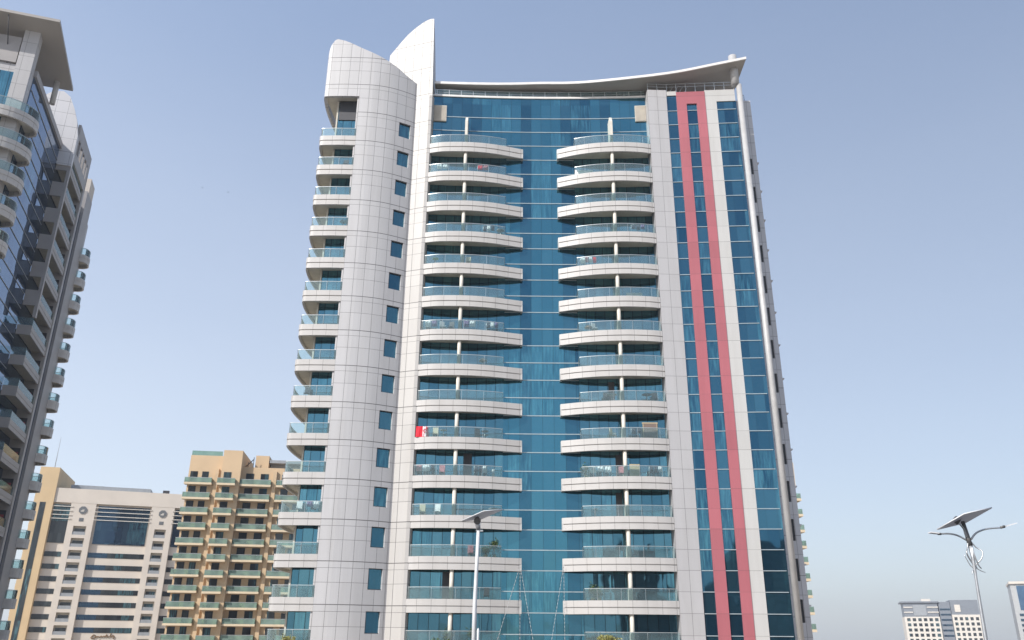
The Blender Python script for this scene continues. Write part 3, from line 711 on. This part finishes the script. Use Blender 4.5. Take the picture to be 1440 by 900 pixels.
# ================================================================== FAR TOWERS AT THE RIGHT
def fz(z): return (z-1.7)*2+1.7
FA = empty('far_tower', (235, 520, 0), R(-20), 'distant pale grid fronted tower with a flat grey crown, low on the right', 'building')
b = MB(); b.box(0, 19, 0, 20, 0, 18.4)
bo = b.build('body', M['farw'], FA)
MB().box(.4, 18.8, .3, 19, 18.4, 26.2).build('crown', M['fargrey'], FA)
MB().box(-1, 19.6, -.8, 20, 26.2, 27.0).build('crown_roof', M['fargrey'], FA)
MB().box(5.5, 12.5, -.05, .35, 19.0, 25.0).build('crown_glazing', M['greyp'], FA)
for z in (20.6, 23.4):
    for x0, x1 in ((.2, 5.2), (13, 18.9)): MB().box(x0, x1, -.1, .4, z, z+.6).build('crown_band', M['farw'], FA)
MB().box(11, 16, 5, 9, 27, 28.6).build('roof_room', M['farw'], FA)
for i in range(6):
    for k in range(6):
        MB().box(1.3+3.0*i, 3.1+3.0*i, -.06, .02, 15.9-2.85*k, 17.6-2.85*k).build('window', M['dkwin'], FA)
FBd = empty('far_tower', (253.3, 513.6, 0), R(-20), 'distant dark striped block squeezed beside the grid fronted tower', 'building')
MB().box(0, 6, 0, 20, 0, 25.5).prism([(0, 0), (6, 0), (6, 20), (0, 20)], 25.5, 26.6).build('body', M['fargrey'], FBd)
for k in range(8): MB().box(.3, 5.8, -.1, .02, 1.6+2.9*k, 2.6+2.9*k).build('window_band', M['farglass'], FBd)
FC = empty('far_tower', (259.2, 511.4, 0), R(-20), 'distant tower of small square windows, second of the far group from the right', 'building')
MB().box(0, 15, 0, 20, 0, 19.5).build('body', M['farw'], FC); MB().box(0, 14.6, .3, 19, 19.5, 27.6).build('crown', M['fargrey'], FC)
MB().box(2, 5, 0, .4, 21, 25).build('crown_band', M['farw'], FC)
for i in range(5):
    for k in range(6): MB().box(1+2.8*i, 2.6+2.8*i, -.06, .02, 16.4-2.85*k, 18.1-2.85*k).build('window', M['dkwin'], FC)
FD = empty('far_tower', (293, 505, 0), R(-27), 'distant wide block with a blue glazed upper front in the lower right corner', 'building')
MB().box(0, 46, 0, 30, 0, 36.5).build('body', M['fard'], FD)
MB().box(-.5, 47, -1.2, 31, 36.5, 37.8).build('roof_edge', M['sandw'], FD); MB().box(16, 26, -1.6, 0, 37.2, 39.4).build('roof_sign_board', M['farw'], FD)
MB().box(3, 45, -.2, .02, 22, 35.4).build('glazed_front', M['lglass'], FD)
for k in range(7): MB().box(18, 45, -.3, .02, 2.0+2.8*k, 3.3+2.8*k).build('window_band', M['farglass'], FD)
for k in range(7): MB().box(2, 9, -.3, .02, 2.0+2.8*k, 3.3+2.8*k).build('window_band', M['farglass'], FD)
# block across the street, behind the viewer: what the dark lower right glazing mirrors
RB = empty('opposite_building', (30, -62, 0), 0, 'dark apartment block across the street, mirrored in the low right glazing', 'building')
o = MB().box(-16, -12, -14, 0, 0, 24).box(-12, 2, -14, 0, 0, 13).box(2, 26, -14, 0, 0, 24).box(26, 52, -14, 0, 0, 26).box(52, 80, -14, 0, 0, 30).build('body', M['dslate'], RB)
for k in range(7): MB().box(3, 51, 0, .1, 1+3.1*k, 2.3+3.1*k).build('window_band', M['dkwin'], RB)

# ================================================================== STREET LAMPS
def solar(name, label):
    r = empty(name, (0, 0, 0), 0, label, 'street lamp', 'solar street lamps')
    return r
def slab4(c, w, h, t, mat, name, parent):
    """panel from centre and two half-extent vectors"""
    c, w, h = Vector(c), Vector(w), Vector(h); n = w.cross(h).normalized()
    if n.z < 0: n = -n
    q = [c+w+h, c-w+h, c-w-h, c+w-h]; mb = MB()
    lo, hi = [p-n*t/2 for p in q], [p+n*t/2 for p in q]
    mb.face(lo); mb.face(hi[::-1])
    for i in range(4): j = (i+1) % 4; mb.face([lo[i], lo[j], hi[j], hi[i]])
    return mb.build(name, M[mat], parent)
def diag_panel(mid, d1, d2, parent):
    """module given by its two half diagonals"""
    d1, d2 = Vector(d1), Vector(d2); w, h = (d1+d2)/2, (d1-d2)/2
    n = w.cross(h).normalized(); n = n if n.z > 0 else -n
    mid = Vector(mid)
    o = slab4(mid, w, h, .035, 'back', 'solar_panel', parent)
    slab4(mid+n*.022, w*.97, h*.97, .006, 'cell', 'solar_cells', o)
    e = MB()
    for a, b in ((w+h, w-h), (w-h, -w-h), (-w-h, -w+h), (-w+h, w+h)): e.tube([mid+a, mid+b], .025, 4)
    e.tube([mid+w*.3+h, mid+w*.3-h], .02, 4); e.tube([mid-w*.3+h, mid-w*.3-h], .02, 4)
    e.build('frame', M['wpost'], o)
l1 = solar('solar_street_lamp', 'white slender solar lamp post standing before the middle of the tower')
l1.location = (-1.46, 36, 0)
MB().tube([(0.02, 0, 0), (0.02, 0, 3.2), (.06, 0, 4.6), (.10, 0, 6.2)], [.11, .085, .075, .07], 12).build('pole', M['wpost'], l1)
MB().tube([(0.02, 0, 0), (0.02, 0, .35)], .17, 12).build('base_plate', M['galv'], l1)
MB().tube([(.10, 0, 6.2), (.06, 0, 6.62)], [.1, .12], 10).build('bracket', M['galv'], l1)
MB().tube([(.05, -.16, 6.55), (.05, .15, 6.62)], .15, 10).build('lamp_head', M['galvd'], l1)
MB().box(.0, .3, -.05, .05, 6.14, 6.2).build('clamp', M['galv'], l1)
diag_panel((.24, 0, 6.82), (.88, 0, .25), (.08, -.9, .04), l1)
tag(MB().tube([(0, 0, 0), (0, 0, 2.05), (0, 0, 2.12)], [.055, .05, .02], 10).build('marker_post', M['wpost']), 'short white post beside the slender lamp post at the bottom edge', 'post')
bpy.data.objects['marker_post'].location = (-1.24, 35, .14)
l2 = solar('solar_street_lamp', 'branching tree shaped solar lamp standing alone on the right against the sky')
l2.location = (16.2, 30, 0)
MB().tube([(-.05, 0, 0), (0, 0, 1.5), (.07, 0, 3.9), (.1, 0, 4.6), (.09, 0, 5.1)], [.09, .07, .045, .06, .08], 12).build('pole', M['galv'], l2)
MB().tube([(-.05, 0, 0), (-.05, 0, .3)], .26, 12).build('base_plate', M['galv'], l2)
MB().tube([(.09, 0, 5.05), (.06, 0, 5.3), (-.02, 0, 5.9)], [.085, .08, .065], 10).build('neck', M['galvd'], l2)
def br(pts, r0, r1, mat='galv'):
    pts = catmull(pts, 4); MB().tube(pts, [r0+(r1-r0)*i/(len(pts)-1) for i in range(len(pts))], 7).build('branch', M[mat], l2)
br([(.16, 0, 5.27), (.4, 0, 5.5), (.8, 0, 5.64), (1.3, -.05, 5.68)], .035, .028); br([(-.02, 0, 5.25), (-.3, 0, 5.4), (-.6, 0, 5.46), (-.95, -.05, 5.44)], .035, .028)
br([(.02, 0, 5.3), (-.08, -.1, 5.6), (-.28, -.2, 5.8)], .035, .028)
br([(.14, 0, 5.2), (.28, 0, 5.0), (.42, -.1, 4.85), (.34, -.1, 4.6), (.16, 0, 4.4), (.1, 0, 4.2)], .022, .025)
br([(.04, 0, 5.2), (-.06, -.05, 4.95), (-.14, -.1, 4.78), (.0, 0, 4.55), (.18, .02, 4.3)], .022, .03)
br([(.14, .03, 5.2), (.1, -.1, 4.8), (.2, -.08, 4.4), (.3, -.05, 4.28)], .03, .02)
br([(.1, 0, 4.35), (.26, 0, 4.22), (.42, -.05, 4.14)], .022, .012); br([(.12, 0, 4.3), (.0, -.03, 4.2), (-.06, -.05, 4.08)], .022, .012)
br([(.12, .0, 4.25), (-.02, .05, 4.4), (-.16, .05, 4.75)], .02, .014)
for (a, b_) in (((1.26, -.05, 5.68), (1.82, -.05, 5.83)), ((-.9, -.05, 5.44), (-1.3, -.05, 5.49))):
    a, b_ = Vector(a), Vector(b_); mid = a.lerp(b_, .28)
    h = MB().tube([a, mid], [.04, .05], 8).build('lamp_head', M['galvd'], l2)
    slab4(mid.lerp(b_, .5), (b_-mid)/2, (0, .12, 0), .035, 'wpost', 'lens_plate', h)
MB().tube([(-.36, -.1, 5.98), (-.22, -.12, 5.86)], [.12, .13], 10).build('lamp_head', M['galvd'], l2)
diag_panel((.07, .0, 6.0), (1.05, 0, .39), (-.45, -.83, .03), l2)

# ================================================================== ROPES, PLANTS, BIRDS
def rope(name, p, feet, label):
    mb = MB()
    for f in feet:
        a, b_ = Vector(p), Vector(f); n = 26
        for i in range(n):
            t0, t1 = i/n, (i+.58)/n
            mb.tube([a.lerp(b_, t0), a.lerp(b_, t1)], .02, 4)
        mb.tube([a, b_], .007, 4)
    o = mb.build(name, M['rope'], None, off=p); o.location = p; return tag(o, label, 'rope', 'ropes hung from the balcony ends')
rope('access_rope', (.85, 70.9, SZ(1)-.6), [(-1.5, 69.5, .14), (2.2, 69.5, .14), (.85, 70.7, .14)], 'pale dashed ropes spreading from the left balcony end to the ground')
rope('access_rope', (4.45, 70.8, SZ(1)-.6), [(3.0, 69.5, .14), (4.45, 70.7, .14)], 'pale dashed ropes hanging from the right balcony end')
def bush(loc, r, h, mat, label, n=900, name='shrub', cat='shrub'):
    o = empty(name, loc, 0, label, cat)
    st = MB()
    for k in range(6):
        a = k*1.05; st.tube([(0, 0, 0), (r*.3*math.cos(a), r*.3*math.sin(a), h*.4), (r*.6*math.cos(a), r*.6*math.sin(a), h*.8)], [.03, .02, .01], 5)
    st.build('stem', M['trunk'], o)
    mb = MB()
    cl = [(random.gauss(0, r*.45), random.gauss(0, r*.45), h*random.uniform(.35, .88), random.uniform(.16, .32)) for _ in range(26)]
    for _ in range(n):
        c = random.choice(cl); d = Vector((random.gauss(0, 1), random.gauss(0, 1), random.gauss(0, 1))).normalized()*c[3]*r*random.random()**.4*1.5
        p = Vector(c[:3])+d; s_ = random.uniform(.03, .07)*(1+r*.3)
        u_ = Vector((random.gauss(0, 1), random.gauss(0, 1), random.gauss(0, 1))).normalized(); w_ = u_.orthogonal().normalized()
        mb.face([p-u_*s_*1.6, p+w_*s_*.6, p+u_*s_*1.6, p-w_*s_*.6])
    mb.build('foliage', M[mat], o, recalc=False); return o
bush((7.5, 66.0, .14), .95, 2.35, 'leafy', 'yellow green shrub poking up before the right lower balcony', 1500)
bush((-4.9, 66.5, .14), 1.0, 1.9, 'leaf', 'green shrub before the lower left balcony beside the lamp post', 1100)
bush((-16.6, 66.3, .14), .6, 2.15, 'leafy', 'small olive shrub at the foot of the grey curved wall', 600)
for i, (p, lab) in enumerate((((-38.9, 90, 54.5), 'tiny bird in the sky nearer the left neighbour tower'), ((-35.6, 90, 53.9), 'tiny bird in the sky, the lower and right one of two'))):
    mb = MB().tube([(-.28, 0, 0), (-.1, 0, .02), (.15, 0, .02), (.3, 0, .06)], [.02, .07, .07, .03], 6)
    bo = empty('bird', p, .5*i, lab, 'bird', 'birds in the sky'); mb.build('torso', M['bird'], bo); bo.scale = (.36, .36, .36)
    for s_ in (-1, 1): MB().prism([(-.1, 0), (.1, 0), (.02, s_*.45)], .03, .045).build('wing', M['bird'], bo)

# ================================================================== THINGS ON THE BALCONIES
ORD = ['top', 'second', 'third', 'fourth', 'fifth', 'sixth', 'seventh', 'eighth', 'ninth', 'tenth', 'eleventh', 'twelfth', 'thirteenth', 'fourteenth', 'fifteenth']
def where(n, side):
    r_ = ORD[13-n]; st = {'L': 'left', 'R': 'right', 'W': 'outer left wing'}[side]
    return '%s balcony, %s row%s' % (st, r_, '' if r_ == 'top' else ' down')
def spot(x, n, side, back=.45):
    y = yon(inset(ARC_L if side == 'L' else ARC_R if side == 'R' else [p for p in WRAP if p[1] < 69.5], .12), x)
    return (x, y+back, SZ(n)-.09)
FL = .0
def floor_(n): return SZ(n)-.3
def chair(x, n, side, mat, txt, rz=0):
    p = spot(x, n, side); o = empty('chair', p, rz, txt+' on '+where(n, side), 'chair', 'chairs on the balconies')
    MB().box(-.24, .24, -.24, .24, .40, .45).build('seat', M[mat], o)
    MB().box(-.24, .24, .2, .25, .45, 1.08).build('backrest', M[mat], o)
    for a in (-.21, .21):
        for b_ in (-.21, .21): MB().tube([(a, b_, 0), (a, b_, .41)], .02, 5).build('leg', M[mat], o)
        MB().tube([(a, -.2, .62), (a, .22, .66)], .02, 5).build('armrest', M[mat], o)
    return o
def table(x, n, side, mat, txt, r=.38):
    p = spot(x, n, side, .5); o = empty('table', p, 0, txt+' on '+where(n, side), 'table', 'tables on the balconies')
    MB().tube([(0, 0, .78), (0, 0, .82)], r, 14).build('table_top', M[mat], o); MB().tube([(0, 0, 0), (0, 0, .78)], .035, 6).build('stem', M['metal'], o)
    MB().tube([(0, 0, 0), (0, 0, .03)], .22, 10).build('base', M['metal'], o); return o
def cloth(x, y, z, w, h, mat, lab, name='laundry', thick=.012, cat='laundry', grp='laundry on the balconies'):
    mb = MB(); nx, nz = 8, 5
    P_ = [[(x+w*(i/nx-.5), y+.03*math.sin(i*1.7+j*.5), z-h*j/nz + .015*math.sin(i*2.1)) for i in range(nx+1)] for j in range(nz+1)]
    for d in (0, thick):
        for j in range(nz):
            for i in range(nx):
                q = [P_[j][i], P_[j][i+1], P_[j+1][i+1], P_[j+1][i]]
                q = [(a, b_+d, c) for a, b_, c in q]; mb.face(q if d == 0 else q[::-1])
    edge = [P_[0][i] for i in range(nx+1)] + [P_[j][nx] for j in range(1, nz+1)] + [P_[nz][i] for i in range(nx-1, -1, -1)] + [P_[j][0] for j in range(nz-1, 0, -1)]
    for a, b_ in zip(edge, edge[1:]+edge[:1]): mb.face([a, b_, (b_[0], b_[1]+thick, b_[2]), (a[0], a[1]+thick, a[2])])
    o = mb.build(name, M[mat], None, off=(x, y, z)); o.location = (x, y, z); return tag(o, lab, cat, grp)
CN = {'white2': 'white', 'dcl': 'dark', 'pcl': 'purple', 'pk': 'rose', 'dred': 'red', 'cream2': 'cream', 'grn': 'green', 'wood': 'brown', 'tan': 'tan'}
POSN = ['left end', 'middle', 'right end', 'far right end']
def rack(x, n, side, cloths, txt='folding airer', w=1.1):
    p = spot(x, n, side, .5); o = empty('drying_rack', p, 0, txt+' on '+where(n, side), 'drying rack', 'drying racks on the balconies')
    fr = MB()
    for y in (-.25, 0, .25): fr.tube([(-w/2, y, 1.05), (w/2, y, 1.05)], .012, 5)
    for sx_ in (-w/2, w/2): fr.tube([(sx_, -.25, 1.05), (sx_, .25, 1.05)], .012, 5)
    fr.build('rack_top', M['metal'], o)
    for sx_ in (-w/2, w/2):
        for s_ in (-1, 1): MB().tube([(sx_, s_*.25, 0), (sx_, -s_*.2, 1.05)], .014, 5).build('leg', M['metal'], o)
    k = len(cloths)
    for i, m_ in enumerate(cloths):
        cw_ = w/k*.85; nm = POSN[i] if k > 1 else 'front rod'
        cloth(p[0]-w/2+w*(i+.5)/k, p[1]-.25, p[2]+1.05, cw_, random.uniform(.45, .65), m_, '%s cloth on the %s of the airer, %s' % (CN[m_], nm, where(n, side)))
    return o
def pot(x, n, side, h=1.3, txt='potted leafy plant', dense=160):
    p = spot(x, n, side, .4); o = empty('potted_plant', p, 0, txt+' on '+where(n, side), 'plant', 'potted plants on the balconies')
    MB().tube([(0, 0, 0), (0, 0, .32)], [.13, .18], 10).build('pot', M['tan'], o); MB().tube([(0, 0, .3), (.03, 0, h*.7)], .02, 5).build('stem', M['trunk'], o)
    mb = MB()
    for _ in range(dense):
        d = Vector((random.gauss(0, .17), random.gauss(0, .14), random.gauss(0, .2))); q = Vector((0, 0, h*.75))+d
        u_ = Vector((random.gauss(0, 1), random.gauss(0, 1), random.gauss(0, 1))).normalized(); w_ = u_.orthogonal().normalized()
        mb.face([q-u_*.09, q+w_*.035, q+u_*.09, q-w_*.035])
    mb.build('foliage', M['leaf'], o, recalc=False); return o
def dome(x, n, side):
    p = spot(x, n, side, .35); o = empty('dome_shade', p, 0, 'small pale dome shaped tray cover on '+where(n, side), 'dome'); pts = [(0, 0, .55+.3*math.sin(a)) for a in (0, .4, .8, 1.2, 1.5)]
    MB().tube(pts, [.36*math.cos(a) for a in (0, .4, .8, 1.2, 1.5)], 14).build('cover', M['farw'], o); MB().tube([(0, 0, 0), (0, 0, .55)], .04, 6).build('stem', M['metal'], o)
# left stack
rack(-7.0, 12, 'L', ['white2', 'white2'], 'low airer'); rack(-3.0, 12, 'L', ['dred', 'pk'])
rack(-2.3, 10, 'L', ['dcl', 'white2', 'dcl']); table(-1.2, 10, 'L', 'farw', 'pale table')
o = table(-7.3, 9, 'L', 'grn', 'bright green stool', .3); o['category'] = 'stool'; o['group'] = 'stools on the balconies'
chair(-4.2, 9, 'L', 'cream2', 'cream chair')
rack(-7.4, 7, 'L', ['white2', 'pcl'], 'tall airer'); chair(-6.3, 7, 'L', 'wpost', 'white plastic chair', .6); chair(-5.6, 7, 'L', 'dark', 'black folding chair', -.4)
rack(-3.9, 7, 'L', ['pcl', 'white2'], 'airer beside the column'); rack(-1.8, 7, 'L', ['dcl', 'white2', 'pcl'], 'airer at the glass end')
dome(-2.6, 6, 'L')
chair(-6.6, 4, 'L', 'cream2', 'cream cushioned chair'); table(-5.9, 4, 'L', 'farw', 'small pale table', .3); chair(-2.9, 4, 'L', 'dark', 'dark chair', .3); table(-2.3, 4, 'L', 'dark', 'dark round table', .35)
rack(-7.6, 3, 'L', ['pk', 'white2']); rack(-6.9, 3, 'L', ['white2', 'dcl'], 'second airer', .8); chair(-5.9, 3, 'L', 'pk', 'rose chair')
rack(-2.6, 3, 'L', ['dcl', 'dcl', 'white2']); cloth(-1.5, yon(inset(ARC_L, .4), -1.5), SZ(3)+.7, .25, .6, 'white2', 'white towel hung at the right end of the left balcony, eleventh row down')
table(-1.4, 2, 'L', 'wpost', 'long white table', .45); chair(-7.4, 2, 'L', 'cream2', 'cream chair', .2); chair(-6.2, 2, 'L', 'wpost', 'white chair', -.3)
pot(-1.3, 1, 'L', 1.6, 'tall bushy potted plant'); pot(-2.0, 1, 'L', .9, 'short potted plant'); chair(-3.2, 1, 'L', 'pk', 'rose chair', .4); 
chair(-1.9, 0, 'L', 'dark', 'black chair'); pot(-3.0, -1, 'L', 1.1, 'potted plant'); pot(-5.0, -1, 'L', .9, 'low potted plant')
# right stack
cloth(7.0, yon(inset(ARC_R, .3), 7.0), SZ(12)+.55, 1.8, .55, 'white2', 'wide white sheet hung inside the right balcony, second row down')
rack(12.0, 10, 'R', ['dcl', 'dcl', 'pcl'], 'low airer', 1.3)
rack(7.4, 9, 'R', ['pk', 'white2', 'dred']); rack(6.7, 9, 'R', ['white2'], 'short airer', .5)
cloth(11.3, yon(inset(ARC_R, .35), 11.3), SZ(8)+.45, 1.5, .45, 'white2', 'white sheet slung like a hammock, right balcony, sixth row down')
dome(7.0, 7, 'R'); chair(7.6, 7, 'R', 'wpost', 'white chair', .6)
table(8.9, 5, 'R', 'wpost', 'white table', .45); chair(8.4, 5, 'R', 'dark', 'dark chair'); table(12.0, 5, 'R', 'dark', 'dark table', .45); chair(12.7, 5, 'R', 'dark', 'dark chair by the wall')
chair(8.9, 4, 'R', 'cream2', 'reclined cream chair', 1.0)
rack(10.9, 4, 'R', ['dcl', 'dcl'], 'airer beside the brown screen', .9)
o = empty('wicker_screen', spot(12.1, 4, 'R', .3), 0, 'large brown wicker screen on right balcony, tenth row down', 'screen')
MB().box(-.62, .62, 0, .08, .05, 1.45).build('panel', M['wood'], o); MB().box(-.68, .68, -.03, .11, 1.45, 1.55).build('top_rail', M['tan'], o)
for a in (-.6, .6): MB().box(a-.03, a+.03, -.02, .1, 0, 1.45).build('post', M['tan'], o)
rack(7.7, 3, 'R', ['white2', 'white2', 'white2'], 'wide airer', 1.9); pot(6.5, 3, 'R', 1.2, 'potted plant at the end')
o = empty('folded_table', spot(10.6, 3, 'R', .3), 0, 'tan folded table top leaning by the column on right balcony, eleventh row down', 'folded table')
MB().box(-.45, .42, 0, .05, .1, 1.2).build('board', M['tan'], o)
for a in (-.4, .36): MB().box(a-.02, a+.02, .05, .09, 0, 1.1).build('leg', M['metal'], o)
rack(12.4, 3, 'R', ['dcl', 'dcl', 'white2']); chair(9.5, 3, 'R', 'pk', 'rose chair')
table(7.2, 2, 'R', 'wpost', 'small white table', .25)
pot(6.8, 0, 'R', 1.3, 'dry bushy potted plant'); pot(7.3, 0, 'R', 1.0, 'smaller potted plant')
# wing
chair(-16.4, 12, 'W', 'dark', 'dark chair'); table(-16.1, 10, 'W', 'wpost', 'white table'); rack(-16.4, 2, 'W', ['pcl', 'white2'], 'airer'); chair(-17.9, 5, 'W', 'dark', 'dark chair'); chair(-17.6, 2, 'W', 'wpost', 'white chair')
# flag over the rail, tenth row down
fx, fyy = -7.72, yon(inset(ARC_L, .04), -7.72)
fo_ = cloth(fx, fyy, SZ(4)+.95, 1.1, .95, 'dred', 'red cloth with white stripe over the left balcony rail, tenth row down', 'banner_cloth', .015, 'banner', 'banners on the balconies')
st = cloth(fx+.2, fyy-.03, SZ(4)+.94, .3, .9, 'white2', None, 'white_stripe', .012, None, None); st.parent = fo_; st.location = (.2, -.03, -.01)
mk_ = MB(); 
for i in range(10):
    a0 = .6+i*.5; mk_.tube([(.11*math.cos(a0), 0, .13*math.sin(a0)), (.11*math.cos(a0+.5), 0, .13*math.sin(a0+.5))], .028, 5)
mo = mk_.build('crescent_mark', M['dred'], fo_); mo.location = (.22, -.08, -.4)
